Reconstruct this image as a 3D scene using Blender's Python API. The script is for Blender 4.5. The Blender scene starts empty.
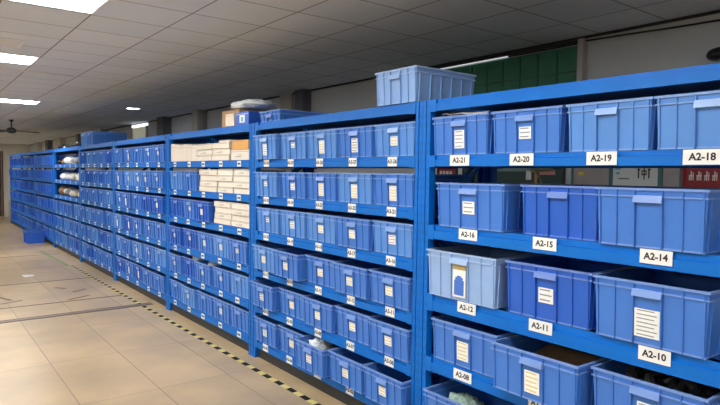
import bpy, math, random
from mathutils import Matrix, Vector, noise
random.seed(7)
S = bpy.context.scene
COL = S.collection

# ---------------------------------------------------------------- camera, world, exposure
EYE = 1.565
cam_d = bpy.data.cameras.new('camera'); cam = bpy.data.objects.new('camera', cam_d); COL.objects.link(cam)
F_PX = 584.26
cam_d.sensor_fit = 'HORIZONTAL'; cam_d.sensor_width = 36.0; cam_d.lens = F_PX / 720 * 36.0
cam_d.clip_end = 200
R = Matrix(((0.7926546603864709, 0.019294883180460146, -0.609365487085264),
            (-0.6095278376320626, 0.04673046755179147, -0.7913861753619232),
            (0.013206230317180077, 0.9987211677367429, 0.04880189130931539)))
M4 = R.to_4x4(); M4.translation = Vector((0, 0, EYE)); cam.matrix_world = M4
S.camera = cam
w = bpy.data.worlds.new('world'); S.world = w; w.use_nodes = True
w.node_tree.nodes['Background'].inputs[0].default_value = (0.6, 0.7, 0.8, 1)
w.node_tree.nodes['Background'].inputs[1].default_value = 0.3
S.view_settings.view_transform = 'Standard'; S.view_settings.look = 'None'
S.view_settings.gamma = 1.0; S.view_settings.exposure = 0.70; S.view_settings.use_curve_mapping = False
LAMP = 17.0          # radiance of the ceiling light panels

# ---------------------------------------------------------------- materials
MATS = {}
def mat(name, col, rough=0.5, metal=0.0, spec=0.5, emit=0.0, var=0.0, scale=8.0, bump=0.0, trans=0.0, coat=0.0, alpha=1.0):
    if name in MATS: return MATS[name]
    m = bpy.data.materials.new(name); m.use_nodes = True
    nt = m.node_tree; b = nt.nodes['Principled BSDF']
    b.inputs['Base Color'].default_value = (*col, 1); b.inputs['Roughness'].default_value = rough
    b.inputs['Metallic'].default_value = metal; b.inputs['Specular IOR Level'].default_value = spec
    if trans: b.inputs['Transmission Weight'].default_value = trans
    if coat: b.inputs['Coat Weight'].default_value = coat
    b.inputs['Alpha'].default_value = alpha
    if emit:
        b.inputs['Emission Color'].default_value = (*col, 1); b.inputs['Emission Strength'].default_value = emit
    tc = nt.nodes.new('ShaderNodeTexCoord'); ns = nt.nodes.new('ShaderNodeTexNoise')
    ns.inputs['Scale'].default_value = scale; ns.inputs['Detail'].default_value = 4
    nt.links.new(tc.outputs['Object'], ns.inputs['Vector'])
    if var:
        mx = nt.nodes.new('ShaderNodeMix'); mx.data_type = 'RGBA'
        mx.inputs['A'].default_value = (*[c * (1 - var) for c in col], 1)
        mx.inputs['B'].default_value = (*[min(1, c * (1 + var)) for c in col], 1)
        nt.links.new(ns.outputs['Fac'], mx.inputs['Factor']); nt.links.new(mx.outputs['Result'], b.inputs['Base Color'])
    if bump:
        bp = nt.nodes.new('ShaderNodeBump'); bp.inputs['Strength'].default_value = bump; bp.inputs['Distance'].default_value = 0.01
        nt.links.new(ns.outputs['Fac'], bp.inputs['Height']); nt.links.new(bp.outputs['Normal'], b.inputs['Normal'])
    MATS[name] = m
    return m

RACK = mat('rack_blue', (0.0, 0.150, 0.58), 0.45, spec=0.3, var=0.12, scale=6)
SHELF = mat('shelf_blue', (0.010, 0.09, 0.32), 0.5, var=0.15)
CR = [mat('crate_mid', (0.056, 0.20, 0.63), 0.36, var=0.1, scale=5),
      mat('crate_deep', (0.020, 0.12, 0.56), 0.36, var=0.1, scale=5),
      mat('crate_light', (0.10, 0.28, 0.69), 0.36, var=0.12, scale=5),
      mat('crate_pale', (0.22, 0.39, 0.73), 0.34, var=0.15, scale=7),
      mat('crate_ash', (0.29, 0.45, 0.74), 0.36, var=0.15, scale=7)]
RIM = [mat('rim_%d' % i, tuple(c * 0.74 + d * 0.26 for c, d in zip(q, (0.55, 0.68, 0.9))), 0.34, var=0.12) for i, q in enumerate(((0.056, 0.20, 0.63), (0.020, 0.12, 0.56), (0.10, 0.28, 0.69), (0.22, 0.39, 0.73), (0.29, 0.45, 0.74)))]  # tub colours mixed paler to paint highlights onto rims and grips
CRNAME = ['blue', 'deep blue', 'light blue', 'pale blue', 'ash blue']
PAPER = mat('paper', (0.85, 0.86, 0.84), 0.7, var=0.05, scale=30)
INK = mat('ink', (0.02, 0.02, 0.02), 0.7)
INKS = [mat('ink_blue', (0.12, 0.2, 0.4), 0.7), mat('ink_yellow', (0.75, 0.6, 0.12), 0.7), mat('ink_grey', (0.3, 0.32, 0.34), 0.7), mat('ink_rose', (0.6, 0.3, 0.3), 0.7)]
CARTON = mat('white_carton', (0.80, 0.74, 0.64), 0.75, var=0.06, scale=12)
CARTON_EDGE = mat('carton_print', (0.35, 0.34, 0.32), 0.8)
KRAFT = mat('kraft_board', (0.46, 0.28, 0.13), 0.8, var=0.12, scale=10)
ORANGE = mat('orange_board', (0.72, 0.38, 0.12), 0.7, var=0.1)
BLACKP = mat('black_plastic', (0.012, 0.013, 0.015), 0.4)
FILM = mat('clear_film', (0.75, 0.80, 0.80), 0.22, var=0.2, scale=20, bump=0.6)
DARKPART = mat('dark_parts', (0.035, 0.032, 0.03), 0.45, var=0.4, scale=30)
GREENP = mat('green_leafy_film', (0.35, 0.48, 0.40), 0.3, var=0.8, scale=45, bump=0.9)
STEEL = mat('grey_steel', (0.3, 0.31, 0.32), 0.4, metal=0.7)

# ---------------------------------------------------------------- helpers
class MB:
    def __init__(s): s.v = []; s.f = []; s.m = []; s.smooth = False
    def hexa(s, p, m=0):                # p: 8 points, bottom ring 0-3 ccw, top ring 4-7
        n = len(s.v); s.v += [tuple(q) for q in p]
        for f in ((3, 2, 1, 0), (4, 5, 6, 7), (0, 1, 5, 4), (1, 2, 6, 5), (2, 3, 7, 6), (3, 0, 4, 7)):
            s.f.append(tuple(n + i for i in f)); s.m.append(m)
        return s
    def box(s, a, b, m=0):
        (x0, y0, z0), (x1, y1, z1) = a, b
        x0, x1 = min(x0, x1), max(x0, x1); y0, y1 = min(y0, y1), max(y0, y1); z0, z1 = min(z0, z1), max(z0, z1)
        return s.hexa([(x0, y0, z0), (x1, y0, z0), (x1, y1, z0), (x0, y1, z0), (x0, y0, z1), (x1, y0, z1), (x1, y1, z1), (x0, y1, z1)], m)
    def prism(s, prof, axis, a, b, m=0):   # profile of 2D points extruded along axis from a to b
        n = len(s.v); k = len(prof)
        for t in (a, b):
            for (u, v) in prof:
                s.v.append({'x': (t, u, v), 'y': (u, t, v), 'z': (u, v, t)}[axis])
        for i in range(k):
            j = (i + 1) % k; s.f.append((n + i, n + j, n + k + j, n + k + i)); s.m.append(m)
        s.f.append(tuple(n + i for i in reversed(range(k)))); s.m.append(m)
        s.f.append(tuple(n + k + i for i in range(k))); s.m.append(m)
        return s
    def cyl(s, c0, c1, r0, r1=None, n=16, m=0):
        r1 = r0 if r1 is None else r1
        c0, c1 = Vector(c0), Vector(c1); d = (c1 - c0).normalized()
        u = d.orthogonal().normalized(); v = d.cross(u); b = len(s.v)
        for c, r in ((c0, r0), (c1, r1)):
            for i in range(n):
                a = 2 * math.pi * i / n; s.v.append(tuple(c + u * r * math.cos(a) + v * r * math.sin(a)))
        for i in range(n):
            j = (i + 1) % n; s.f.append((b + i, b + j, b + n + j, b + n + i)); s.m.append(m)
        s.f.append(tuple(b + i for i in reversed(range(n)))); s.m.append(m)
        s.f.append(tuple(b + n + i for i in range(n))); s.m.append(m)
        return s
    def blob(s, c, r, seed=0, amp=0.25, freq=2.5, n=14, m=0, flat=0.0):
        b = len(s.v); c = Vector(c)
        for i in range(n + 1):
            th = math.pi * i / n
            for j in range(2 * n):
                ph = math.pi * j / n
                d = Vector((math.sin(th) * math.cos(ph), math.sin(th) * math.sin(ph), math.cos(th)))
                if flat:          # squarer, more box-like
                    q = max(abs(d.x), abs(d.y), abs(d.z)); d = d.lerp(d / q * 0.8, flat)
                k = 1 + amp * noise.noise(d * freq + Vector((seed * 3.1, seed * 1.7, 0))) + amp * 0.4 * noise.noise(d * freq * 3 + Vector((0, seed, 0)))
                p = Vector((d.x * r[0], d.y * r[1], d.z * r[2])) * k
                p.z = max(p.z, -r[2] * 0.85)
                s.v.append(tuple(c + p))
        for i in range(n):
            for j in range(2 * n):
                k = (j + 1) % (2 * n)
                s.f.append((b + i * 2 * n + j, b + (i + 1) * 2 * n + j, b + (i + 1) * 2 * n + k, b + i * 2 * n + k)); s.m.append(m)
        s.smooth = True
        return s
    def mesh(s, name, mats):
        me = bpy.data.meshes.new(name); me.from_pydata(s.v, [], s.f)
        for q in mats: me.materials.append(q)
        for p, i in zip(me.polygons, s.m): p.material_index = i
        if s.smooth: me.polygons.foreach_set('use_smooth', [True] * len(me.polygons))
        me.validate(); me.update()
        return me
def link(name, me, parent=None, loc=(0, 0, 0), rz=0):
    o = bpy.data.objects.new(name, me); COL.objects.link(o)
    o.location = loc; o.rotation_euler = (0, 0, rz)
    if parent: o.parent = parent
    return o
def obj(name, mb, mats, parent=None, loc=(0, 0, 0), rz=0):
    if not isinstance(mats, (list, tuple)): mats = [mats]
    return link(name, mb.mesh(name, mats), parent, loc, rz)
def tag(o, label, cat, group=None, kind=None):
    o['label'] = label; o['category'] = cat
    if group: o['group'] = group
    if kind: o['kind'] = kind
    return o
def struct(name, mb, mats, label=None):
    o = obj(name, mb, mats); o['kind'] = 'structure'
    if label: o['label'] = label
    return o
def bevel(o, wd=0.003, seg=2):
    m = o.modifiers.new('bevel', 'BEVEL'); m.width = wd; m.segments = seg; m.limit_method = 'ANGLE'
    return o
def copy_tree(o, parent=None):
    c = o.copy(); COL.objects.link(c); c.parent = parent
    for ch in list(o.children): copy_tree(ch, c)
    return c
TEXTS = {}
def text_geo(s, size):
    if s not in TEXTS:
        cu = bpy.data.curves.new('t', 'FONT'); cu.body = s; cu.size = 1.0; cu.align_x = 'CENTER'; cu.align_y = 'CENTER'; cu.resolution_u = 3
        cu.offset = 0.034
        to = bpy.data.objects.new('t', cu); COL.objects.link(to); bpy.context.view_layer.update()
        me = bpy.data.meshes.new_from_object(to.evaluated_get(bpy.context.evaluated_depsgraph_get()))
        TEXTS[s] = ([v.co.copy() for v in me.vertices], [tuple(p.vertices) for p in me.polygons])
        bpy.data.objects.remove(to); bpy.data.curves.remove(cu); bpy.data.meshes.remove(me)
    vs, fs = TEXTS[s]
    return [(v.x * size, v.y * size) for v in vs], fs
def put_text(mb, s, size, x, y, z, m):       # on a surface facing -X ; the reader looks along +X, so +Y is to his left
    vs, fs = text_geo(s, size); n = len(mb.v)
    for (u, v) in vs: mb.v.append((x, y - u, z + v))
    for f in fs: mb.f.append(tuple(n + i for i in f)); mb.m.append(m)

# ---------------------------------------------------------------- structure: floor
X0, X1, Y0, Y1, ZC = -9.5, 4.73, -4.5, 33.0, 2.80
def line_nodes(nt, coord, origin, pitch, half):
    """1 on the joints of a regular grid, 0 elsewhere"""
    def mth(op, a, b=None):
        n = nt.nodes.new('ShaderNodeMath'); n.operation = op
        for i, q in enumerate((a, b)):
            if q is None: continue
            if isinstance(q, (int, float)): n.inputs[i].default_value = q
            else: nt.links.new(q, n.inputs[i])
        return n.outputs[0]
    t = mth('DIVIDE', mth('SUBTRACT', coord, origin), pitch)
    d = mth('ABSOLUTE', mth('SUBTRACT', t, mth('ROUND', t)))
    cell = mth('FLOOR', t)
    return mth('LESS_THAN', d, half / pitch), cell
fm = bpy.data.materials.new('floor_tiles'); fm.use_nodes = True; nt = fm.node_tree; b = nt.nodes['Principled BSDF']
geo = nt.nodes.new('ShaderNodeNewGeometry'); sp = nt.nodes.new('ShaderNodeSeparateXYZ'); nt.links.new(geo.outputs['Position'], sp.inputs[0])
lx, cx_ = line_nodes(nt, sp.outputs[0], 0.87, 0.527, 0.0035)
ly, cy_ = line_nodes(nt, sp.outputs[1], 4.16, 1.04, 0.0022)
mx = nt.nodes.new('ShaderNodeMath'); mx.operation = 'MAXIMUM'; nt.links.new(lx, mx.inputs[0]); nt.links.new(ly, mx.inputs[1])
cmb = nt.nodes.new('ShaderNodeCombineXYZ'); nt.links.new(cx_, cmb.inputs[0]); nt.links.new(cy_, cmb.inputs[1])
wn = nt.nodes.new('ShaderNodeTexWhiteNoise'); wn.noise_dimensions = '3D'; nt.links.new(cmb.outputs[0], wn.inputs['Vector'])
n1 = nt.nodes.new('ShaderNodeTexNoise'); n1.inputs['Scale'].default_value = 1.6; n1.inputs['Detail'].default_value = 6; nt.links.new(geo.outputs['Position'], n1.inputs['Vector'])
r1 = nt.nodes.new('ShaderNodeValToRGB'); r1.color_ramp.elements[0].position = 0.3; r1.color_ramp.elements[1].position = 0.72
r1.color_ramp.elements[0].color = (0.37, 0.265, 0.155, 1); r1.color_ramp.elements[1].color = (0.60, 0.435, 0.24, 1)
ad = nt.nodes.new('ShaderNodeMath'); ad.operation = 'MULTIPLY_ADD'; ad.inputs[1].default_value = 0.18; nt.links.new(wn.outputs['Value'], ad.inputs[0])
sb = nt.nodes.new('ShaderNodeMath'); sb.operation = 'SUBTRACT'; sb.inputs[1].default_value = 0.05
nt.links.new(n1.outputs['Fac'], sb.inputs[0]); nt.links.new(sb.outputs[0], ad.inputs[2]); nt.links.new(ad.outputs[0], r1.inputs[0])
mc = nt.nodes.new('ShaderNodeMix'); mc.data_type = 'RGBA'; mc.inputs['B'].default_value = (0.24, 0.15, 0.09, 1)
nt.links.new(mx.outputs[0], mc.inputs['Factor']); nt.links.new(r1.outputs[0], mc.inputs['A']); nt.links.new(mc.outputs['Result'], b.inputs['Base Color'])
rr = nt.nodes.new('ShaderNodeMapRange'); rr.inputs['To Min'].default_value = 0.24; rr.inputs['To Max'].default_value = 0.42
nt.links.new(n1.outputs['Fac'], rr.inputs['Value']); nt.links.new(rr.outputs[0], b.inputs['Roughness'])
struct('floor', MB().box((X0, Y0, -0.1), (X1, Y1, 0)), fm)

# ceiling of lay-in panels
cm = bpy.data.materials.new('ceiling_panels'); cm.use_nodes = True; nt = cm.node_tree; b = nt.nodes['Principled BSDF']
geo = nt.nodes.new('ShaderNodeNewGeometry'); sp = nt.nodes.new('ShaderNodeSeparateXYZ'); nt.links.new(geo.outputs['Position'], sp.inputs[0])
lx, cx_ = line_nodes(nt, sp.outputs[0], 1.163, 0.61, 0.006)
ly, cy_ = line_nodes(nt, sp.outputs[1], 3.35, 0.565, 0.006)
mx = nt.nodes.new('ShaderNodeMath'); mx.operation = 'MAXIMUM'; nt.links.new(lx, mx.inputs[0]); nt.links.new(ly, mx.inputs[1])
cmb = nt.nodes.new('ShaderNodeCombineXYZ'); nt.links.new(cx_, cmb.inputs[0]); nt.links.new(cy_, cmb.inputs[1])
wn = nt.nodes.new('ShaderNodeTexWhiteNoise'); nt.links.new(cmb.outputs[0], wn.inputs['Vector'])
rp = nt.nodes.new('ShaderNodeValToRGB'); rp.color_ramp.elements[0].color = (0.67, 0.74, 0.84, 1); rp.color_ramp.elements[1].color = (0.74, 0.80, 0.89, 1)
nt.links.new(wn.outputs['Value'], rp.inputs[0])
mc = nt.nodes.new('ShaderNodeMix'); mc.data_type = 'RGBA'; mc.inputs['B'].default_value = (0.22, 0.21, 0.21, 1)
nt.links.new(mx.outputs[0], mc.inputs['Factor']); nt.links.new(rp.outputs[0], mc.inputs['A']); nt.links.new(mc.outputs['Result'], b.inputs['Base Color'])
b.inputs['Roughness'].default_value = 0.8
struct('ceiling', MB().box((X0, Y0, ZC), (X1, Y1, ZC + 0.1)), cm)

WALL = mat('wall_paint', (0.60, 0.63, 0.65), 0.85, var=0.08, scale=1.2)
WALLF = mat('wall_paint_far', (0.78, 0.76, 0.70), 0.85, var=0.06, scale=1.2)
struct('wall_right', MB().box((X1, Y0, 0), (X1 + 0.15, Y1, ZC)), WALL)
struct('wall_left', MB().box((X0 - 0.15, Y0, 0), (X0, Y1, ZC)), WALLF)
struct('wall_far', MB().box((X0, Y1, 0), (X1, Y1 + 0.15, ZC)), WALLF)
struct('wall_near', MB().box((X0, Y0 - 0.15, 0), (X1, Y0, ZC)), WALLF)
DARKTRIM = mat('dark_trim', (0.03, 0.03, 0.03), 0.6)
struct('trim_1', MB().box((X1 - 0.02, Y0, ZC - 0.022), (X1, Y1, ZC)), DARKTRIM)
COLM = mat('column_paint', (0.16, 0.17, 0.18), 0.8, var=0.05)
PIL = mat('pilaster_paint', (0.5, 0.49, 0.46), 0.8, var=0.05)
struct('column_1', MB().box((X1 - 0.14, 7.36, 0), (X1, 7.6, ZC)), COLM)
struct('column_2', MB().box((X1 - 0.05, 7.85, 0), (X1, 8.2, ZC)), PIL)
for i, (ya, yb, mm) in enumerate(((11.2, 11.5, PIL), (13.2, 13.6, COLM), (18.6, 19.2, PIL), (21.6, 21.9, COLM), (24.6, 25.4, PIL), (27.2, 27.7, COLM), (29.6, 30.4, PIL))):
    struct('column_%d' % (i + 3), MB().box((X1 - 0.2, ya, 0), (X1, yb, ZC)), mm)

# window boarded with green panels behind the nearest racks
GREEN = mat('green_board', (0.02, 0.16, 0.085), 0.5, var=0.35, scale=9)
g = bpy.data.objects.new('window_1', None); COL.objects.link(g); g.location = (X1, 3.9, 0); g['kind'] = 'structure'
mb = MB()
for k in range(9):
    y = -0.92 + k * 0.205
    for q in range(4): mb.box((-0.03, y, 1.86 + q * 0.215), (-0.01, y + 0.195, 2.065 + q * 0.215))
mb.box((-0.01, -0.95, 1.85), (0.0, 0.95, 2.73))
obj('green_panel', mb, GREEN, g)
obj('window_frame', MB().box((-0.07, -1.0, 1.8), (0, -0.945, ZC - 0.03)).box((-0.05, -0.95, 1.8), (0, 0.95, 1.85)), PIL, g)
obj('top_gap', MB().box((-0.03, -0.15, 2.741), (-0.012, 0.93, 2.747)), mat('daylight_gap', (0.9, 0.95, 1.0), emit=0.4), g)
obj('top_rail', MB().box((-0.035, -0.95, 2.752), (0, 0.95, 2.772)).box((-0.03, -0.95, 2.735), (-0.012, -0.16, 2.745)), DARKTRIM, g)
# high window far down the wall with a lit upper edge
g = bpy.data.objects.new('window_2', None); COL.objects.link(g); g.location = (X1, 15.45, 0); g['kind'] = 'structure'
PANE2 = mat('pale_pane', (0.62, 0.60, 0.45), 0.5, emit=0.18)
obj('pane', MB().box((-0.03, -0.55, 2.1), (-0.02, 0.55, 2.69)), PANE2, g)
obj('window_frame', MB().box((-0.05, -0.6, 2.05), (-0.0, -0.55, 2.7)).box((-0.05, 0.55, 2.05), (0, 0.6, 2.7)), PIL, g)
obj('lit_transom', MB().box((-0.05, -0.6, 2.70), (0, 0.6, 2.765)), mat('lit_transom', (0.95, 1.0, 1.0), emit=0.75), g)

# cable sagging below the ceiling edge
def tube(name, pts, r, m, parent=None, n=8):
    cu = bpy.data.curves.new(name, 'CURVE'); cu.dimensions = '3D'; cu.bevel_depth = r; cu.bevel_resolution = 2
    s = cu.splines.new('NURBS'); s.points.add(len(pts) - 1)
    for p, q in zip(s.points, pts): p.co = (*q, 1)
    s.use_endpoint_u = True; s.order_u = 3
    o = bpy.data.objects.new(name, cu); COL.objects.link(o); bpy.context.view_layer.update()
    me = bpy.data.meshes.new_from_object(o.evaluated_get(bpy.context.evaluated_depsgraph_get())); me.materials.clear(); me.materials.append(m)
    bpy.data.objects.remove(o)
    return link(name, me, parent)
tag(tube('cable', [(X1 - 0.03, 3.0, ZC - 0.045), (X1 - 0.03, 2.6, ZC - 0.055), (X1 - 0.03, 2.1, ZC - 0.075), (X1 - 0.03, 1.5, ZC - 0.085), (X1 - 0.03, 0.6, ZC - 0.09)], 0.008, BLACKP),
    'black cable running along the top of the grey wall just under the ceiling', 'cable')
# dark wall fitting at the right edge
o = MB(); o.cyl((X1, 1.80, 2.46), (X1 - 0.05, 1.80, 2.46), 0.035, 0.03); o.blob((X1 - 0.10, 1.80, 2.46), (0.06, 0.085, 0.05), amp=0.05)
tag(obj('wall_fitting', o, BLACKP), 'small black rounded fitting on the grey wall above the nearest rack', 'wall fitting')

# notice boards on the wall, glimpsed over the second shelf of the nearest bay
def board(name, label, y0, y1, z0, z1, face, frame, marks, x=X1):
    t = link(name, None, loc=(x, (y0 + y1) / 2, z0)); hw = (y1 - y0) / 2; h = z1 - z0
    tag(t, label, 'notice board', 'notice boards on the wall behind the nearest racks')
    mbf = MB().box((-0.015, -hw, 0), (-0.001, hw, h)); mats = [face]
    for (u0, u1, v0, v1, m) in marks:     # u from left to right, v from bottom up, in metres
        mats.append(m); mbf.box((-0.018, hw - u0, v0), (-0.0151, hw - u1, v1), len(mats) - 1)
    obj('board_face', mbf, mats, t)
    f = 0.018
    obj('board_frame', MB().box((-0.025, -hw - f, -f), (0, -hw, h + f)).box((-0.025, hw, -f), (0, hw + f, h + f)).box((-0.025, -hw, -f), (0, hw, 0)).box((-0.025, -hw, h), (0, hw, h + f)), frame, t)
BW = mat('board_white', (0.62, 0.66, 0.64), 0.5); BT = mat('board_taupe', (0.36, 0.33, 0.32), 0.6, var=0.1); BR = mat('board_red', (0.28, 0.015, 0.02), 0.5)
TEAL = mat('teal_frame', (0.05, 0.16, 0.17), 0.5); WHT = mat('white_mark', (0.8, 0.78, 0.75), 0.6); CYA = mat('cyan_mark', (0.12, 0.35, 0.55), 0.6)
board('notice_board', 'white notice board with blue and black marks on the wall', 2.24, 2.62, 1.25, 1.70, BW, TEAL,
      [(0.02, 0.07, 0.38, 0.40, CYA), (0.03, 0.06, 0.34, 0.36, CYA), (0.05, 0.14, 0.30, 0.31, TEAL)] +
      [(0.215, 0.225, 0.31, 0.39, INK), (0.21, 0.232, 0.375, 0.385, INK), (0.245, 0.285, 0.365, 0.375, INK), (0.245, 0.285, 0.335, 0.345, INK), (0.245, 0.252, 0.335, 0.375, INK), (0.278, 0.285, 0.335, 0.375, INK), (0.262, 0.270, 0.30, 0.395, INK), (0.30, 0.31, 0.31, 0.39, INK), (0.297, 0.318, 0.375, 0.385, INK)])
board('notice_board', 'plain taupe notice board left of the white one', 2.65, 2.99, 1.25, 1.70, BT, TEAL, [(0.05, 0.10, 0.33, 0.36, INKS[1])])
board('notice_board', 'plain taupe notice board between the white board and the red one', 2.075, 2.205, 1.25, 1.70, BT, TEAL, [])
board('notice_board', 'red notice board with a row of white characters', 1.55, 2.04, 1.25, 1.70, BR, BR,
      [(0.03 + k * 0.055 + q[0], 0.03 + k * 0.055 + q[1], 0.30 + q[2], 0.30 + q[3], WHT) for k in range(7) for q in ((0, 0.035, 0.03, 0.04), (0.013, 0.021, 0, 0.07), (0.002, 0.008, 0.0, 0.03), (0.028, 0.034, 0.0, 0.06))])
board('notice_board', 'dark red board with small white lettering at the far left', 4.42, 4.68, 1.30, 1.64, BR, DARKTRIM,
      [(0.02 + k * 0.05, 0.055 + k * 0.05, 0.27, 0.31, WHT) for k in range(4)])
board('notice_board', 'teal topped dark board behind the nearest rack', 3.1, 4.3, 1.2, 1.66, mat('dark_green_board', (0.03, 0.07, 0.06), 0.6), DARKTRIM,
      [(0.1, 1.1, 0.41, 0.44, mat('grey_teal', (0.2, 0.3, 0.3), 0.6)), (0.8, 0.86, 0.33, 0.42, WHT), (0.95, 1.12, 0.38, 0.43, INKS[3]), (0.9, 0.93, 0.3, 0.44, KRAFT)])

# ---------------------------------------------------------------- ceiling lights and fittings
DIFF = mat('light_diffuser', (0.96, 0.98, 1.0), 0.5, emit=LAMP)
FRM = mat('white_metal', (0.85, 0.87, 0.88), 0.4)
def panel(x0, x1, y0, y1, label, cat='ceiling light'):
    t = link('ceiling_light', None, loc=((x0 + x1) / 2, (y0 + y1) / 2, ZC)); a = (x1 - x0) / 2; c = (y1 - y0) / 2; f = 0.02
    tag(t, label, cat, 'recessed ceiling light panels')
    obj('diffuser', MB().box((-a + f, -c + f, -0.006), (a - f, c - f, -0.001)), DIFF, t)
    obj('light_frame', MB().box((-a, -c, -0.010), (-a + f, c, 0)).box((a - f, -c, -0.010), (a, c, 0)).box((-a + f, -c, -0.010), (a - f, -c + f, 0)).box((-a + f, c - f, -0.010), (a - f, c, 0)), FRM, t)
panel(-0.05, 1.165, 4.46, 4.98, 'bright rectangular light panel at the top left, the nearest in view')
panel(-0.05, 1.155, 7.28, 7.87, 'bright rectangular light panel, second from the camera at the left edge')
panel(0.68, 1.9, 11.95, 12.55, 'thin-looking distant light panel near the ceiling fan')
panel(3.38, 3.64, 11.86, 12.02, 'small square downlight behind the racks')
for y in (1.6, -1.3): panel(-0.05, 1.165, y, y + 0.6, 'light panel over the aisle beside the nearest rack' if y > 0 else 'light panel over the aisle behind the viewer')
panel(-0.05, 1.165, 17.6, 18.2, 'light panel far down the aisle beyond the ceiling fan')
for i, x in enumerate((-2.6, -6.0)):  # unseen panel rows added so their bounce brightens ceiling and racks
    for j, y in enumerate((-1.0, 3.0, 7.0, 11.0, 16.0, 22.0)):
        panel(x - 0.6, x + 0.6, y, y + 0.6, 'added fill panel over the %s unseen part to the left, %s along its row' % (['nearer', 'outer'][i], ['first', 'second', 'third', 'fourth', 'fifth', 'last'][j]))
panel(-0.05, 1.165, 25.0, 25.6, 'added light panel near the far end of the room, out of view')  # added out of view to brighten the far aisle
panel(1.2, 2.4, 29.5, 30.1, 'added light panel brightening the far wall, out of view')  # added out of view to lift the far wall

t = link('ceiling_vent', None, loc=(0.58, 6.64, ZC)); tag(t, 'pale louvred air vent in the ceiling between the two bright light panels', 'air vent')
obj('vent_frame', MB().box((-0.32, -0.2, -0.012), (0.32, -0.17, 0)).box((-0.32, 0.17, -0.012), (0.32, 0.2, 0)).box((-0.32, -0.17, -0.012), (-0.29, 0.17, 0)).box((0.29, -0.17, -0.012), (0.32, 0.17, 0)), FRM, t)
mb = MB()
for k in range(6): mb.box((-0.29, -0.16 + k * 0.055, -0.009), (0.29, -0.125 + k * 0.055, -0.002))
obj('louvres', mb, FRM, t)
struct('trim_2', MB().box((0.5, 8.40, ZC - 0.012), (1.72, 8.425, ZC)), mat('bar_shine', (0.85, 0.84, 0.8), 0.3))  # pale strip painted in for the shine along a ceiling bar

# ceiling fan
t = link('ceiling_fan', None, loc=(2.02, 16.9, ZC)); tag(t, 'dark ceiling fan with four blades hanging over the far aisle', 'ceiling fan')
FAN = mat('fan_dark', (0.035, 0.05, 0.05), 0.5)
obj('fan_rod', MB().cyl((0, 0, 0), (0, 0, -0.2), 0.015, n=10).cyl((0, 0, 0), (0, 0, -0.05), 0.06, 0.03), FAN, t)
obj('fan_motor', MB().cyl((0, 0, -0.2), (0, 0, -0.24), 0.06, 0.11, 20).cyl((0, 0, -0.24), (0, 0, -0.31), 0.11, 0.11, 20).cyl((0, 0, -0.31), (0, 0, -0.34), 0.11, 0.05, 20), FAN, t)
bl = MB().hexa([(0.1, -0.04, -0.285), (0.68, -0.075, -0.295), (0.68, 0.075, -0.265), (0.1, 0.04, -0.275), (0.1, -0.04, -0.277), (0.68, -0.075, -0.287), (0.68, 0.075, -0.257), (0.1, 0.04, -0.267)]).mesh('fan_blade', [FAN])
for k in range(4): link('fan_blade', bl, t, rz=math.radians(20 + 90 * k))

# floor joints, tape, stains
JB = mat('joint_brown', (0.13, 0.08, 0.055), 0.5, var=0.2); JG = mat('joint_grey', (0.25, 0.2, 0.17), 0.4, metal=0.3)
struct('trim_3', MB().box((-2.0, 6.86, 0), (2.24, 6.895, 0.004), 0).box((-2.0, 6.895, 0), (2.24, 6.945, 0.003), 1).box((-2.0, 6.945, 0), (2.24, 6.975, 0.004), 0), [JB, JG])
struct('trim_4', MB().box((-2.0, 7.575, 0), (2.08, 7.605, 0.0025)), JB)
struct('trim_5', MB().box((-2.0, 9.10, 0), (2.05, 9.13, 0.0025)), JB)
struct('trim_6', MB().box((-2.0, 12.0, 0), (2.2, 12.04, 0.0025)), JB)
TY = mat('tape_yellow', (0.72, 0.63, 0.22), 0.5, var=0.15, scale=20); TK = mat('tape_black', (0.008, 0.008, 0.008), 0.7, spec=0.2)
mb = MB(); mats = [TY, TK]
def tx(y): return 2.155 - 0.011 * (y - 3.3)
y = 1.2
while y < 10.4:
    for (a, c, m) in ((0, 0.092, 1), (0.092, 0.179, 0)):
        xa, xb = tx(y + a), tx(y + c); q = 0.022
        mb.hexa([(xa - q, y + a, 0), (xa + q, y + a, 0), (xb + q, y + c, 0), (xb - q, y + c, 0), (xa - q, y + a, 0.0012), (xa + q, y + a, 0.0012), (xb + q, y + c, 0.0012), (xb - q, y + c, 0.0012)], m)
    y += 0.179
tag(obj('floor_tape', mb, mats), 'yellow and black dashed marking tape on the floor along the racks', 'floor tape')
mb = MB().hexa([(1.98, 10.4, 0), (2.05, 10.4, 0), (1.99, 12.6, 0), (1.93, 12.6, 0), (1.98, 10.4, 0.0012), (2.05, 10.4, 0.0012), (1.99, 12.6, 0.0012), (1.93, 12.6, 0.0012)])
tag(obj('floor_tape', mb, mat('tape_olive', (0.30, 0.34, 0.14), 0.6, var=0.3)), 'faded greenish tape strip at the far end of the dashed tape', 'floor tape')
mb = MB()
for (xa, ya, l, ang) in ((1.62, 7.75, 0.30, 0.5), (1.72, 8.2, 0.22, 0.6), (1.55, 8.5, 0.18, 2.2), (0.92, 7.9, 0.25, 0.4), (0.88, 8.15, 0.3, 1.9)):
    dx, dy = math.cos(ang) * l / 2, math.sin(ang) * l / 2; nx, ny = -dy / l * 0.05, dx / l * 0.05
    P = [(xa - dx - nx, ya - dy - ny), (xa + dx - nx, ya + dy - ny), (xa + dx + nx, ya + dy + ny), (xa - dx + nx, ya - dy + ny)]
    mb.hexa([(p[0], p[1], 0) for p in P] + [(p[0], p[1], 0.0008) for p in P])
o = obj('tape_residue', mb, mat('tape_residue', (0.22, 0.14, 0.09), 0.6, var=0.4, scale=20)); tag(o, 'short brown scuffs of old tape on the floor beyond the brown joint', 'floor marks', kind='stuff')
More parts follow.
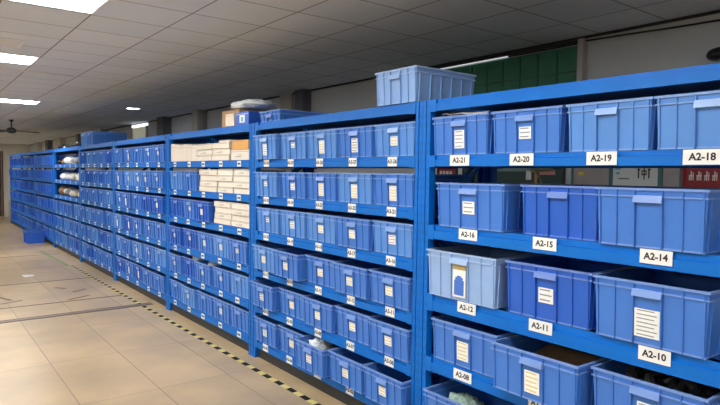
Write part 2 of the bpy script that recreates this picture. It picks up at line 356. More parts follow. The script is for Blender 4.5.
tag(obj('paper_scrap', MB().hexa([(1.30, 9.65, 0), (1.42, 9.68, 0), (1.40, 9.83, 0), (1.28, 9.8, 0), (1.30, 9.65, 0.004), (1.42, 9.68, 0.015), (1.40, 9.83, 0.003), (1.28, 9.8, 0.01)]), PAPER), 'small white paper scrap lying on the floor', 'paper')

# partition with a brown curtain at the end of the aisle
g = link('curtain', None, loc=(2.41, 22.4, 0)); tag(g, 'brown curtain with pale folds hanging at the far end of the aisle', 'curtain')
mb = MB(); prof = []
n = 60
for i in range(n + 1): prof.append((-1.4 + 1.42 * i / n, 0.05 * math.sin(i * 1.1) + 0.02 * math.sin(i * 2.7)))
for i in range(n, -1, -1): prof.append((-1.4 + 1.42 * i / n, 0.05 * math.sin(i * 1.1) + 0.02 * math.sin(i * 2.7) + 0.015))
for i in range(n):
    a, c = prof[i], prof[i + 1]
    mb.hexa([(a[0], a[1], 0.02), (c[0], c[1], 0.02), (c[0], c[1] + 0.015, 0.02), (a[0], a[1] + 0.015, 0.02), (a[0], a[1], 2.13), (c[0], c[1], 2.13), (c[0], c[1] + 0.015, 2.13), (a[0], a[1] + 0.015, 2.13)], 1 if i % 9 in (3, 4) else 0)
obj('curtain_cloth', mb, [mat('curtain_brown', (0.20, 0.125, 0.09), 0.8, var=0.2), mat('curtain_pale', (0.5, 0.46, 0.42), 0.8)], g)
obj('curtain_rail', MB().cyl((-1.45, 0.02, 2.15), (0.02, 0.02, 2.15), 0.02), STEEL, g)
struct('column_10', MB().box((2.44, 22.2, 0), (2.54, 22.35, 2.2)), WALLF)

# ---------------------------------------------------------------- racks
XF, XB = 2.287, 2.865
LV = [1.672, 1.373, 1.080, 0.770, 0.465, 0.165]
LV1 = [1.672, 1.287, 0.903, 0.548, 0.165]
BAYS = [  # y near, y far
    (0.30, 2.400), (2.402, 4.457), (4.459, 6.515), (6.517, 8.70), (8.702, 10.80), (10.802, 13.10), (13.102, 15.30), (15.302, 17.45), (17.452, 19.55)]
BAYTXT = ['nearest bay', 'bay below pale crate', 'bay of white cartons', 'bay left of the cartons', 'bay with crates on top',
          'bay of mixed parcels', 'bay past the parcels', 'second farthest bay', 'farthest bay']
RACKLBL = ['nearest blue steel rack bay with the A2 tags, cut off by the right edge',
           'blue steel rack bay below the large pale crate, second from the right',
           'blue steel rack bay whose upper shelves hold white cartons',
           'blue steel rack bay full of crates just left of the white cartons',
           'blue steel rack bay with a row of crates on its top',
           'blue steel rack bay whose upper shelves hold mixed white and brown parcels',
           'blue steel rack bay just beyond the one with mixed parcels',
           'second farthest blue steel rack bay along the aisle',
           'farthest blue steel rack bay at the end of the aisle']
def post_mesh(near):
    a, h = 0.058, 1.978
    # open channel profile, seen as a front face with a groove down its middle
    P = [(0, 0), (0, 0.024), (0.006, 0.024), (0.006, 0.034), (0, 0.034), (0, a), (0.045, a), (0.045, a - 0.012), (0.012, a - 0.012), (0.012, 0.012), (0.045, 0.012), (0.045, 0)]
    mb = MB().prism(P, 'z', 0, h)
    mb.box((0.05, -0.0, 0), (0.0501, 0.001, 0.001))
    if near:   # punched slots
        z = 0.08
        while z < 1.95:
            mb.box((-0.0006, 0.011, z), (0.001, 0.016, z + 0.022), 1); mb.box((-0.0006, 0.042, z), (0.001, 0.047, z + 0.022), 1); z += 0.05
    return mb
SLOT = mat('slot_dark', (0.004, 0.09, 0.36), 0.6)
post_near = post_mesh(True).mesh('post', [RACK, SLOT]); post_far = post_mesh(False).mesh('post', [RACK, SLOT])
foot_me = MB().box((-0.004, 0.0, 0), (0.055, 0.058, 0.012)).mesh('foot', [RACK])
def beam_mb(L, h, back=False):
    s = -1 if back else 1
    P = [(0, 0), (0, h * 0.62), (0.012 * s, h * 0.66), (0.012 * s, h), (0.045 * s, h), (0.045 * s, 0)]
    if back: P = P[::-1]
    return MB().prism(P, 'y', 0, L).box((-0.002 * s, -0.0, -0.004), (0.02 * s, 0.045, h)).box((-0.002 * s, L - 0.045, -0.004), (0.02 * s, L, h))
def tag_mesh(code, w_, h_):
    mb = MB().box((-0.002, -w_ / 2, -h_ / 2), (0, w_ / 2, h_ / 2), 0)
    if code: put_text(mb, code, h_ * 0.66 if w_ > 0.085 else h_ * 0.6, -0.0026, 0, 0, 1)
    else: mb.box((-0.0026, -w_ * 0.36, -h_ * 0.18), (-0.002, -w_ * 0.06, h_ * 0.16), 1).box((-0.0026, w_ * 0.02, -h_ * 0.18), (-0.002, w_ * 0.36, h_ * 0.16), 1)
    return mb.mesh('location_tag', [PAPER, INK])
blank_tag = tag_mesh(None, 0.075, 0.05)
TAGY1 = [[2.115, 1.723, 1.321, 0.929], [2.045, 1.584, 1.082], [2.044, 1.593, 1.074], [2.061, 1.585, 1.08], []]
TAGN1 = [[21, 20, 19, 18], [16, 15, 14], [12, 11, 10], [8, 7, 6], []]
for bi, (ya, yb) in enumerate(BAYS):
    L = yb - ya; t = link('storage_rack', None, loc=(XF, ya, 0))
    tag(t, RACKLBL[bi], 'rack', 'blue steel racks along the aisle')
    pm = post_near if bi < 4 else post_far
    for (px, py, mir) in ((0, 0, 0), (0, L - 0.058, 0), (XB - XF, 0.058, 1), (XB - XF, L, 1)):
        p = link('post', pm, t, (px, py, 0), math.pi if mir else 0)
        link('post_foot', foot_me, p)
    for yy in (0.02, L - 0.03):      # side bracing of each upright frame
        mb = MB()
        for k in range(5):
            z0 = 0.15 + k * 0.37
            mb.box((0.045, yy, z0), (XB - XF - 0.045, yy + 0.012, z0 + 0.03))
        for k in range(4):
            z0 = 0.17 + k * 0.37; za, zb = (z0, z0 + 0.37) if k % 2 else (z0 + 0.37, z0)
            mb.hexa([(0.045, yy + 0.013, za), (XB - XF - 0.045, yy + 0.013, zb), (XB - XF - 0.045, yy + 0.02, zb), (0.045, yy + 0.02, za), (0.045, yy + 0.013, za + 0.03), (XB - XF - 0.045, yy + 0.013, zb + 0.03), (XB - XF - 0.045, yy + 0.02, zb + 0.03), (0.045, yy + 0.02, za + 0.03)])
        obj('side_brace', mb, RACK, t)
    obj('under_rack_shade', MB().box((0.03, 0.06, 0), (0.034, L - 0.06, 0.088)), DARKTRIM, t)  # dark strip added as the shadow band under the rack
    lv = LV1 if bi == 0 else LV
    hs = [0.060, 0.075, 0.090, 0.078, 0.075] if bi == 0 else [0.062, 0.063, 0.070, 0.070, 0.070, 0.070]
    tops = [(1.978, 0.062)] + list(zip(lv, hs)); bl_ = L - 0.116
    for k, (z, h) in enumerate(tops):
        bm_ = obj('shelf_beam', beam_mb(bl_, h), RACK, t, (-0.001, 0.058, z - h))
        obj('rear_beam', beam_mb(bl_, h, True), RACK, t, (XB - XF + 0.001, 0.058, z - h))
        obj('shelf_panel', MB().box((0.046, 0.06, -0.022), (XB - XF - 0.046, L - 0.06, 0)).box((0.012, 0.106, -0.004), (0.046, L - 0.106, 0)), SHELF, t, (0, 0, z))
        if k == 0: continue
        if bi == 0:
            for y, n_ in zip(TAGY1[k - 1], TAGN1[k - 1]):
                link('location_tag', tag_mesh('A2-%02d' % n_, 0.135 if k == 1 else 0.125, 0.056), bm_, (-0.003, y - ya - 0.058, (1.643, 1.258, 0.874, 0.511)[k - 1] - z + h))
        elif bi == 1:
            for q, y in enumerate((4.209, 3.828, 3.435, 3.048, 2.653)):
                link('location_tag', tag_mesh('A3-%02d' % (30 - (k - 1) * 5 - q), 0.085, 0.056), bm_, (-0.003, y - ya - 0.058, h * 0.5))
        elif bi < 6:
            for q in range(5):
                link('location_tag', blank_tag, bm_, (-0.003, bl_ * (q + 0.5) / 5 + random.uniform(-0.02, 0.02), h * 0.5))

# ---------------------------------------------------------------- crates
def crate_mb(W, D, H, fine=True):
    mb = MB(); t = 0.010; th = 0.004           # taper inset at the foot, wall thickness
    zb = H - 0.036
    def ring(z0, z1, out, mi=0):                      # a band round the tub
        def e(z): return t * (1 - z / H)
        a0, a1 = e(z0) - out, e(z1) - out; i0, i1 = e(z0) + th, e(z1) + th; hw = W / 2
        for (A, B, C_, D_) in (
            (((a0, -hw + a0), (a0, hw - a0), (i0, hw - i0), (i0, -hw + i0)), ((a1, -hw + a1), (a1, hw - a1), (i1, hw - i1), (i1, -hw + i1)), 0, 0),
            (((D - i0, -hw + i0), (D - i0, hw - i0), (D - a0, hw - a0), (D - a0, -hw + a0)), ((D - i1, -hw + i1), (D - i1, hw - i1), (D - a1, hw - a1), (D - a1, -hw + a1)), 0, 0),
            (((i0, -hw + i0), (D - i0, -hw + i0), (D - a0, -hw + a0), (a0, -hw + a0)), ((i1, -hw + i1), (D - i1, -hw + i1), (D - a1, -hw + a1), (a1, -hw + a1)), 0, 0),
            (((a0, hw - a0), (D - a0, hw - a0), (D - i0, hw - i0), (i0, hw - i0)), ((a1, hw - a1), (D - a1, hw - a1), (D - i1, hw - i1), (i1, hw - i1)), 0, 0)):
            # reorder every quad counter-clockwise seen from above
            q = A if area(A) > 0 else A[::-1]; r = B if area(B) > 0 else B[::-1]
            mb.hexa([(p[0], p[1], z0) for p in q] + [(p[0], p[1], z1) for p in r], mi)
    def area(q): return sum(q[i][0] * q[(i + 1) % 4][1] - q[(i + 1) % 4][0] * q[i][1] for i in range(4))
    ring(0.0, H, 0.0)
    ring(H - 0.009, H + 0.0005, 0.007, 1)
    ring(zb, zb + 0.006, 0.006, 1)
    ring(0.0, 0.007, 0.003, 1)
    mb.box((t, -W / 2 + t, 0.001), (D - t, W / 2 - t, 0.006))
    # ribs
    def rib(y0, y1, w_=0.0045, front=True, out=0.006):
        e0, e1 = t, t * (1 - zb / H); s = 1
        if front: x0a, x0b, x1a, x1b = e0 - out, e0 + 0.001, e1 - out, e1 + 0.001
        else: x0a, x0b, x1a, x1b = D - e0 - 0.001, D - e0 + out, D - e1 - 0.001, D - e1 + out
        mb.hexa([(x0a, y0 - w_ / 2, 0), (x0b, y0 - w_ / 2, 0), (x0b, y0 + w_ / 2, 0), (x0a, y0 + w_ / 2, 0),
                 (x1a, y1 - w_ / 2, zb), (x1b, y1 - w_ / 2, zb), (x1b, y1 + w_ / 2, zb), (x1a, y1 + w_ / 2, zb)])
    fr = ((0.49, 0.47), (0.30, 0.30), (0.145, 0.125)) if fine else ((0.47, 0.47), (0.25, 0.25), (0.12, 0.12))
    for sgn in (-1, 1):
        for (q1, q0) in [(f[0], f[1]) for f in fr]:
            e = 0.008 if q1 > 0.45 else 0
            rib(sgn * (W * q0 - (0 if q1 <= .45 else 0.002)), sgn * (W * (q0 if q1 > .45 else q1 if False else q0)), 0.007 if q1 > 0.45 else 0.0045, True, 0.011 if q1 < 0.2 else 0.006)
            rib(sgn * W * q0, sgn * W * q0, 0.0045, False)
    ns = 6 if fine else 4
    for k in range(ns):                         # side ribs
        x = 0.03 + (D - 0.06) * k / (ns - 1)
        for sgn in (-1, 1):
            e0, e1 = W / 2 - t, W / 2 - t * (1 - zb / H); o_ = 0.006
            a0, b0, a1, b1 = sgn * (e0 - 0.001), sgn * (e0 + o_), sgn * (e1 - 0.001), sgn * (e1 + o_)
            q = [(x - 0.0025, a0, 0), (x + 0.0025, a0, 0), (x + 0.0025, b0, 0), (x - 0.0025, b0, 0), (x - 0.0025, a1, zb), (x + 0.0025, a1, zb), (x + 0.0025, b1, zb), (x - 0.0025, b1, zb)]
            if sgn < 0: q = [q[3], q[2], q[1], q[0], q[7], q[6], q[5], q[4]]
            mb.hexa(q)
    for sgn in (-1, 1):       # vertical links between the two rim bands
        for q in (0.47, 0.30, 0.125): mb.box((-0.006, sgn * W * q - 0.002, zb), (0.004, sgn * W * q + 0.002, H - 0.005))
    return mb
def lip_mb(W, H):            # the moulded grip and card holder in the centre of the short side
    hw = W * 0.13; z1 = H - 0.028; z0 = z1 - 0.028
    mb = MB().hexa([(-0.017, -hw, z0), (0.004, -hw, z0), (0.004, hw, z0), (-0.017, hw, z0), (-0.010, -hw, z1), (0.002, -hw, z1), (0.002, hw, z1), (-0.010, hw, z1)])
    return mb
def card_mb(W, H, style):
    hw = W * {0: 0.088, 1: 0.088, 2: 0.07, 3: 0.112}[style]; x = 0.0015
    if style == 0: z0, z1 = 0.16 * H, 0.62 * H
    elif style == 1: z0, z1 = 0.32 * H, 0.60 * H
    elif style == 2: z0, z1 = 0.42 * H, 0.62 * H
    else: z0, z1 = 0.13 * H, 0.58 * H
    def xx(z): return 0.010 * (1 - z / H) - 0.0045
    mb = MB()
    mb.hexa([(xx(z0) - 0.0015, -hw, z0), (xx(z0) + 0.001, -hw, z0), (xx(z0) + 0.001, hw, z0), (xx(z0) - 0.0015, hw, z0), (xx(z1) - 0.0015, -hw, z1), (xx(z1) + 0.001, -hw, z1), (xx(z1) + 0.001, hw, z1), (xx(z1) - 0.0015, hw, z1)], 0)
    n = {0: 5, 1: 3, 2: 2, 3: 7}[style]
    for k in range(n):
        za = z0 + (z1 - z0) * (k + 0.45) / n; zz = za + (z1 - z0) * 0.28 / n; r = hw * (0.8 if k % 2 else 0.6)
        mb.hexa([(xx(za) - 0.0021, -r, za), (xx(za) - 0.0014, -r, za), (xx(za) - 0.0014, hw * 0.8, za), (xx(za) - 0.0021, hw * 0.8, za), (xx(zz) - 0.0021, -r, zz), (xx(zz) - 0.0014, -r, zz), (xx(zz) - 0.0014, hw * 0.8, zz), (xx(zz) - 0.0021, hw * 0.8, zz)], 1)
    return mb
MC = {}
CARDTXT = {None: '', 0: ' with white card', 1: ' with small card', 2: ' with tiny card', 3: ' with tall card'}
def crate(W, D, H, ci, y, z, x=XF + 0.006, card=None, ink=2, rz=0.0, label='', group='', parts=True, name='storage_crate'):
    k = (W, D, H, parts)
    if (k, ci) not in MC:
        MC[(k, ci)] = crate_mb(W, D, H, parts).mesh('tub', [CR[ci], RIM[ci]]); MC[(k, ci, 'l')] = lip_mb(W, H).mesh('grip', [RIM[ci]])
    if parts:
        t = link(name, None, loc=(x, y, z), rz=rz); link('tub', MC[(k, ci)], t); link('grip', MC[(k, ci, 'l')], t)
        if card is not None:
            kk = (W, H, card, ink)
            if kk not in MC: MC[kk] = card_mb(W, H, card).mesh('paper_card', [PAPER, INKS[ink]])
            c = link('paper_card', MC[kk], t, (0, 0, 0)); c['label'] = 'white paper card'
    else:
        t = link(name, MC[(k, ci)], loc=(x, y, z), rz=rz)
    tag(t, label, 'crate', group)
    return t
G1 = 'blue crates on the racks'
D1 = 0.52
# nearest bay, by its tags
H1 = 0.205
crate(0.385, D1, H1, 0, 2.130, 1.674, card=0, ink=2, label='blue crate with tall white card above tag A2-21', group=G1)
crate(0.385, D1, H1, 0, 1.715, 1.674, card=1, ink=2, label='blue crate with small white card above tag A2-20', group=G1)
crate(0.365, D1, H1, 2, 1.308, 1.674, label='light blue crate without card above tag A2-19', group=G1)
crate(0.385, D1, H1, 2, 0.915, 1.674, label='light blue crate without card above tag A2-18', group=G1)
H2 = 0.235
crate(0.455, D1, H2, 0, 2.046, 1.289, card=1, ink=2, x=XF - 0.004, label='blue crate with small white card above tag A2-16', group=G1)
crate(0.395, D1, H2, 1, 1.542, 1.289, x=XF + 0.03, label='deep blue crate without card above tag A2-15', group=G1)
crate(0.430, D1, H2, 0, 1.116, 1.289, x=XF - 0.01, label='blue crate without card above tag A2-14', group=G1)
H3 = 0.25
crate(0.475, D1, H3, 4, 2.090, 0.905, x=XF - 0.012, label='ash blue crate with blue and yellow card above tag A2-12', group=G1)
t = [o for o in COL.objects if o.get('label', '').startswith('ash blue crate with blue')][0]
c = obj('paper_card', MB().box((-0.0035, -0.045, 0.02), (-0.001, 0.045, 0.165), 0).box((-0.0045, -0.045, 0.165), (-0.001, 0.045, 0.195), 1).box((-0.0045, -0.034, 0.03), (-0.003, 0.034, 0.11), 2).box((-0.0045, -0.026, 0.11), (-0.003, 0.026, 0.125), 2).box((-0.0045, -0.014, 0.125), (-0.003, 0.014, 0.133), 2), [PAPER, mat('card_amber', (0.45, 0.33, 0.12), 0.6), mat('card_blue', (0.06, 0.18, 0.62), 0.5)], t)
c['label'] = 'card with a blue patch and an amber strip'
crate(0.445, D1, H3, 1, 1.577, 0.905, card=1, ink=2, label='deep blue crate with white card above tag A2-11', group=G1)
crate(0.445, D1, H3, 0, 1.105, 0.905, x=XF - 0.012, card=3, ink=2, label='blue crate with large written card above tag A2-10', group=G1)
H4 = 0.22
crate(0.45, D1, H4, 0, 2.075, 0.550, card=0, ink=1, label='blue crate with yellow-lined card above tag A2-08', group=G1)
crate(0.455, D1, H4, 0, 1.575, 0.550, x=XF - 0.085, card=0, ink=1, label='blue crate jutting out, yellow-lined card, filled with brown board', group=G1)
crate(0.445, D1, H4, 0, 1.090, 0.550, x=XF - 0.03, card=2, ink=2, label='blue crate of dark parts at the bottom right corner', group=G1)
crate(0.46, D1, H4, 0, 2.055, 0.167, x=XF - 0.06, label='blue crate with plastic film inside on the lowest shelf, bottom centre', group=G1)
crate(0.45, D1, H4, 0, 1.545, 0.167, x=XF - 0.03, label='blue crate on the lowest shelf, under the jutting crate of brown board', group=G1)

# contents of the near crates
def soft(name, c, r, m, label, cat, seed=0, amp=0.3, freq=2.5, flat=0.3, group=None, n=14):
    mb = MB().blob((0, 0, r[2] * 0.85), r, seed, amp, freq, n, 0, flat)
    return tag(obj(name, mb, m, None, c), label, cat, group)
mb = MB().box((0, -0.17, 0), (0.36, 0.17, 0.10)).hexa([(0.0, -0.15, 0.10), (0.34, -0.16, 0.10), (0.34, 0.14, 0.10), (0.0, 0.15, 0.10), (0.02, -0.14, 0.106), (0.34, -0.16, 0.175), (0.33, 0.13, 0.165), (0.02, 0.14, 0.106)])
tag(obj('board_stack', mb, mat('brown_board', (0.17, 0.10, 0.05), 0.8, var=0.4, scale=14), None, (XF + 0.02, 1.565, 0.588)), 'brown folded cardboard in the jutting crate', 'cardboard')
soft('plastic_bag', (XF + 0.08, 2.12, 0.182), (0.10, 0.11, 0.105), GREENP, 'crumpled green and white plastic film in the bottom centre crate', 'plastic bag', 3, 0.25, 3.5)
soft('plastic_bag', (XF + 0.12, 1.93, 0.18), (0.09, 0.05, 0.09), mat('maroon_film', (0.16, 0.03, 0.05), 0.4, var=0.3), 'dark red plastic bag in the bottom centre crate', 'plastic bag', 5)
def parts_pile(c, r, n, seed, label, m=DARKPART):
    rnd = random.Random(seed); mb = MB()
    for i in range(n):
        a = rnd.uniform(0, 6.28); rad = rnd.uniform(0, 1) ** 0.5
        p = Vector((rad * math.cos(a) * r[0], rad * math.sin(a) * r[1], rnd.uniform(0, r[2])))
        d = Vector((rnd.uniform(-1, 1), rnd.uniform(-1, 1), rnd.uniform(-0.5, 0.5))).normalized() * rnd.uniform(0.02, 0.05)
        mb.cyl(p - d, p + d, rnd.uniform(0.008, 0.02), n=8)
    o = obj('metal_parts', mb, m, None, c); tag(o, label, 'parts', kind='stuff')
parts_pile((XF + 0.2, 1.09, 0.60), (0.16, 0.17, 0.15), 110, 1, 'heap of dark metal parts in the bottom right crate')
parts_pile((XF + 0.2, 1.12, 1.00), (0.16, 0.17, 0.06), 60, 2, 'dark parts in the crate above tag A2-10')
parts_pile((XF + 0.2, 2.08, 0.99), (0.16, 0.17, 0.06), 60, 4, 'dark parts in the ash blue crate')
mb = MB()
for k in range(16):
    a, c = k / 16, (k + 1) / 16
    def P(u): return (0.0 + 0.015 * math.sin(u * 9), -u * 0.31, 0.002 + 0.012 * abs(math.sin(u * 5)) * (1 - u) + (0.012 if u < 0.1 else 0))
    p, q = P(a), P(c); w1, w2 = 0.05 * (1 - a) + 0.015, 0.05 * (1 - c) + 0.015
    mb.hexa([p, (p[0] + w1, p[1], p[2] + 0.008), (q[0] + w2, q[1], q[2] + 0.008), q, (p[0], p[1], p[2] + 0.003), (p[0] + w1, p[1], p[2] + 0.013), (q[0] + w2, q[1], q[2] + 0.013), (q[0], q[1], q[2] + 0.003)])
mb.smooth = True
tag(obj('paper_strip', mb, mat('pink_paper', (0.62, 0.52, 0.48), 0.6, var=0.2), None, (XF + 0.02, 2.27, 1.880)), 'crumpled pinkish paper strip lying on the rim of the A2-21 crate', 'paper')
tube_o = tube('yellow_wire', [(XF + 0.35, 1.86, 1.53), (XF + 0.3, 1.84, 1.58), (XF + 0.28, 1.9, 1.60), (XF + 0.26, 1.83, 1.585), (XF + 0.3, 1.78, 1.60)], 0.004, mat('wire_yellow', (0.55, 0.5, 0.15), 0.5))
tag(tube_o, 'thin yellow wire loop sticking up from the crate above tag A2-16', 'wire')

# second bay: five crates on each of six shelves
ORD = ['leftmost', 'second from left', 'middle', 'second from right', 'rightmost']
SH = ['top shelf', 'second shelf', 'third shelf', 'fourth shelf', 'fifth shelf', 'lowest shelf']
C2 = [4.205, 3.8175, 3.43, 3.0425, 2.655]
jut2 = {(0, 0): 0.03, (3, 1): 0.06, (3, 0): 0.035, (5, 2): 0.09, (5, 3): 0.055, (5, 4): 0.06, (4, 0): 0.05, (4, 2): 0.02, (1, 0): 0.02, (2, 3): 0.015, (3, 3): 0.03, (3, 4): 0.02, (5, 0): 0.02, (4, 4): 0.02}
card2 = [[0, 2, 0, 0, 1], [2, 1, 0, 0, 0], [2, 1, 1, 1, 1], [1, 1, 1, 1, 1], [1, 1, 1, 1, 1], [1, 1, 1, 1, 1]]
ink2 = [[2, 2, 1, 2, 1], [2, 2, 1, 1, 1], [0, 2, 1, 1, 3], [1, 1, 1, 1, 1], [0, 1, 1, 1, 1], [2, 1, 3, 1, 1]]
for r in range(6):
    for q in range(5):
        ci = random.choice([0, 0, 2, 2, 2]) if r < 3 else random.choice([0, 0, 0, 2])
        c = card2[r][q]
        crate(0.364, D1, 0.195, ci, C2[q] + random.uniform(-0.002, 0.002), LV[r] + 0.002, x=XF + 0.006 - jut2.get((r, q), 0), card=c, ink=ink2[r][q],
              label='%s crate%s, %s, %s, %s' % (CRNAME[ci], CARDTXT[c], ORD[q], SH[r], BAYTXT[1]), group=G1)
soft('plastic_bag', (XF + 0.06, 3.49, 0.185), (0.10, 0.07, 0.098), FILM, 'crumpled clear plastic bag in a lowest shelf crate', 'plastic bag', 9, 0.35, 3.0)
soft('plastic_bag', (XF + 0.10, 3.345, 0.185), (0.10, 0.05, 0.095), BLACKP, 'black plastic bag in a lowest shelf crate', 'plastic bag', 11, 0.3, 3.0)

# large pale crate on top
crate(0.36, 0.49, 0.20, 3, 2.635, 1.982, x=XF - 0.006, label='large pale translucent blue crate standing on top of the rack', group='crates on top of the racks')
soft('plastic_bag', (XF + 0.235, 2.63, 1.990), (0.18, 0.14, 0.125), FILM, 'clear plastic film filling the large pale crate on top', 'plastic bag', 13, 0.12, 3.0, 0.6)

# third bay
C3 = [4.459 + 0.067 + 0.1935 + k * 0.3855 for k in range(5)][::-1]
def c3(r, q, **k):
    ci = random.choice([0, 0, 1, 2]); c = random.choice([1, 2, None])
    crate(0.370, D1, 0.195, ci, C3[q], LV[r] + 0.002, x=XF + 0.006 - k.get('jut', random.choice([0, 0, 0.02])), card=c, ink=2,
          label='%s crate%s, %s, %s, %s' % (CRNAME[ci], CARDTXT[c], ORD[q], SH[r], 'white cartons bay'), group=G1)
for q in (0, 1): c3(1, q)
for q in (0, 1, 2): c3(2, q, jut=0.03 if q == 2 else 0)
for r in (3, 4, 5):
    for q in range(5):
        c3(r, q)
def carton(y0, y1, z0, h, x=XF + 0.01, d=0.35, m=CARTON, label='', marks=1, group='white cartons on the rack', rz=0.0, edge=CARTON_EDGE):
    w_ = (y1 - y0); t = link('carton', None, loc=(x, (y0 + y1) / 2, z0), rz=rz); hw = w_ / 2 - 0.001
    tag(t, label, 'carton', group)
    bevel(obj('box_body', MB().box((0, -hw, 0), (d, hw, h - 0.001)), m, t), 0.004)
    mb = MB().box((-0.0008, -hw + 0.004, h * 0.80), (0.0005, hw - 0.004, h * 0.80 + 0.0035))
    if marks: mb.box((-0.0008, -hw * 0.2, h * 0.3), (0.0005, hw * 0.5, h * 0.38)).box((-0.0008, -hw * 0.2, h * 0.48), (0.0005, hw * 0.2, h * 0.54))
    obj('lid_seam', mb, edge, t)
    return t
# top shelf: upright cartons at the left, stacks of flat ones to the right
n = 0; yy = 6.43
for k in range(6):
    wv = 0.115 + 0.01 * (k % 2)
    carton(yy - wv, yy, LV[0] + 0.001, 0.195 - 0.006 * (k % 3) - (0.004 * k), label='upright white carton on the top shelf, %s' % ['leftmost against the post', 'second from the left', 'third from the left', 'fourth from the left', 'fifth from the left', 'last before the flat stacks'][k], marks=0)
    yy -= wv + 0.001
cols = [(yy - 0.37, yy, 3), (yy - 0.76, yy - 0.38, 3)]
nm = ['bottom', 'middle', 'top', 'uppermost']
for ci_, (a, c, kk) in enumerate(cols):
    for k in range(kk):
        carton(a, c, LV[0] + 0.001 + k * 0.056, 0.055, x=XF + 0.01 + 0.008 * (k % 2), label='flat white carton, %s of the %s stack on the top shelf' % (nm[k], ['left', 'right'][ci_]), marks=k % 2)
carton(4.55, 4.90, LV[0] + 0.001, 0.09, label='white carton under the orange box on the top shelf', marks=1)
carton(4.56, 4.88, LV[0] + 0.092, 0.085, m=ORANGE, label='orange box on a white carton on the top shelf, right end', marks=0, group='boxes on the top shelf')
carton(4.93, 5.16, LV[0] + 0.001 + 3 * 0.056, 0.02, label='thin white carton lying on the right stack, top shelf', marks=0)
for r, cs, kk, hh in ((1, [(5.20, 5.62), (4.86, 5.19), (4.53, 4.85)], 4, 0.053), (2, [(4.90, 5.26), (4.53, 4.89)], 4, 0.052)):
    for ci_, (a, c) in enumerate(cs):
        for k in range(kk):
            carton(a, c, LV[r] + 0.001 + k * (hh + 0.001), hh, x=XF + 0.004 + 0.006 * ((k + ci_) % 3),
                   label='flat white carton, %s of the %s stack on the %s shelf' % (['bottom', 'second', 'third', 'top'][k], (['left', 'middle', 'right'] if len(cs) == 3 else ['left', 'right'])[ci_], ['top', 'second', 'third'][r]), marks=(k + ci_) % 2)
# things on top of the third bay
carton(4.84, 5.20, 1.979, 0.155, x=XF + 0.06, d=0.4, m=KRAFT, label='brown cardboard box on top of the rack of white cartons', group='boxes on top of the racks', marks=0)
carton(4.83, 5.00, 1.979, 0.11, x=XF + 0.001, d=0.055, m=CARTON, label='small cream box leaning on the brown box on top', group='boxes on top of the racks', marks=0, edge=ORANGE)
t = carton(4.575, 4.82, 1.979, 0.115, x=XF + 0.02, d=0.3, m=mat('box_blue', (0.03, 0.13, 0.62), 0.4), label='small blue box with white square label on top of the rack', group='boxes on top of the racks', marks=0, edge=PAPER)
obj('square_label', MB().box((-0.002, -0.05, 0.02), (0.001, 0.05, 0.085), 0).box((-0.003, -0.022, 0.03), (-0.001, 0.02, 0.07), 1), [PAPER, mat('label_teal', (0.1, 0.5, 0.55), 0.5)], t)
soft('plastic_bag', (XF + 0.22, 4.86, 2.14), (0.18, 0.24, 0.045), FILM, 'crumpled clear plastic bag lying on the boxes on top of the rack', 'plastic bag', 21, 0.35, 3.0)
crate(0.34, 0.45, 0.085, 0, 4.22, 1.982, x=XF + 0.03, label='shallow blue crate on top of the rack beside the plastic bag', group='crates on top of the racks')
# film and parts above the fourth shelf
soft('plastic_bag', (XF + 0.12, 5.875, LV[4] + 0.015), (0.08, 0.12, 0.12), FILM, 'crumpled clear film poking out of a crate on the fifth shelf', 'plastic bag', 31, 0.35, 3.0)
soft('plastic_bag', (XF + 0.12, 5.49, LV[4] + 0.015), (0.08, 0.11, 0.115), FILM, 'second clump of clear film on the fifth shelf, further right', 'plastic bag', 33, 0.35, 3.0)

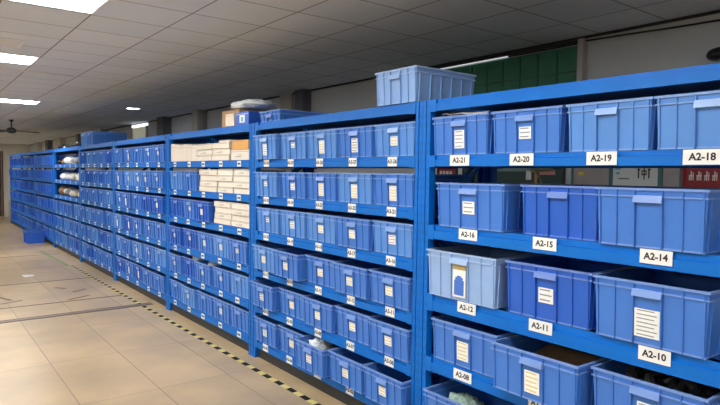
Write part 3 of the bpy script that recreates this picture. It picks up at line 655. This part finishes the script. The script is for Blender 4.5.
# fourth to ninth bay
for bi in range(3, 9):
    ya, yb = BAYS[bi]; L = yb - ya; st = (L - 0.134) / 5
    for r in range(6):
        if bi == 5 and r < 3: continue
        for q in range(5):
            y = yb - 0.067 - st * (q + 0.5)
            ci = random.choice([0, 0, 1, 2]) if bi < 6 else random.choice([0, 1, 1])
            cd = random.choice([0, 1, 2, None]) if bi == 3 else None
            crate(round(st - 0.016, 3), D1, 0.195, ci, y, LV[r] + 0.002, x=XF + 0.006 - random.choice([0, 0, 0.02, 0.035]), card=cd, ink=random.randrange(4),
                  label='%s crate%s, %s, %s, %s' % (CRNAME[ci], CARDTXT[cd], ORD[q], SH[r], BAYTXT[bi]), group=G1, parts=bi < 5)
ya, yb = BAYS[4]
for q in range(2):
    crate(0.395, D1, 0.205, [2, 0, 0, 2, 0][q], yb - 0.22 - q * 0.415, 1.983, x=XF + 0.02, parts=True,
          label='%s crate standing on the rack top, %s of the two' % ([CRNAME[2], CRNAME[0]][[0, 1, 1, 0, 1][q]], ['left', 'right'][q]), group='crates on top of the racks')
# mixed parcels
PM = [(mat('parcel_white', (0.8, 0.8, 0.76), 0.5, var=0.1), 'white'), (mat('parcel_brown', (0.3, 0.17, 0.09), 0.7, var=0.2), 'brown'), (BLACKP, 'black'),
      (mat('parcel_cream', (0.7, 0.6, 0.42), 0.6, var=0.15), 'cream'), (mat('parcel_grey', (0.25, 0.25, 0.27), 0.6, var=0.2), 'grey')]
NTH = ['first', 'second', 'third', 'fourth', 'fifth', 'sixth', 'seventh', 'eighth', 'ninth']
ya, yb = BAYS[5]
for r in (-1, 0, 1, 2):
    z = 1.979 if r < 0 else LV[r] + 0.001; nn = 6 if r < 0 else 9; stp = (L - 0.2) / nn
    for q in range(nn):
        m, cn = PM[random.choice([0, 0, 0, 1, 2, 3, 4]) if r >= 0 else random.choice([0, 2, 2, 4])]
        hh = random.uniform(0.05, 0.09) if r >= 0 else random.uniform(0.03, 0.06)
        soft('parcel', (XF + 0.14 + random.uniform(0, 0.05), yb - 0.14 - stp * (q + 0.5), z), (0.12, stp * 0.44, hh), m,
             '%s soft parcel, %s from left on the %s of the mixed parcels bay' % (cn, NTH[q], 'rack top' if r < 0 else SH[r]), 'parcel', random.random() * 50, 0.3, 2.6, 0.4, 'mixed parcels on the rack', 9)
# crate on the floor in the aisle
crate(0.45, 0.34, 0.27, 1, 14.2, 0.0, x=1.92, label='deep blue crate standing on the floor before the far racks', group='crates on the floor', parts=True)
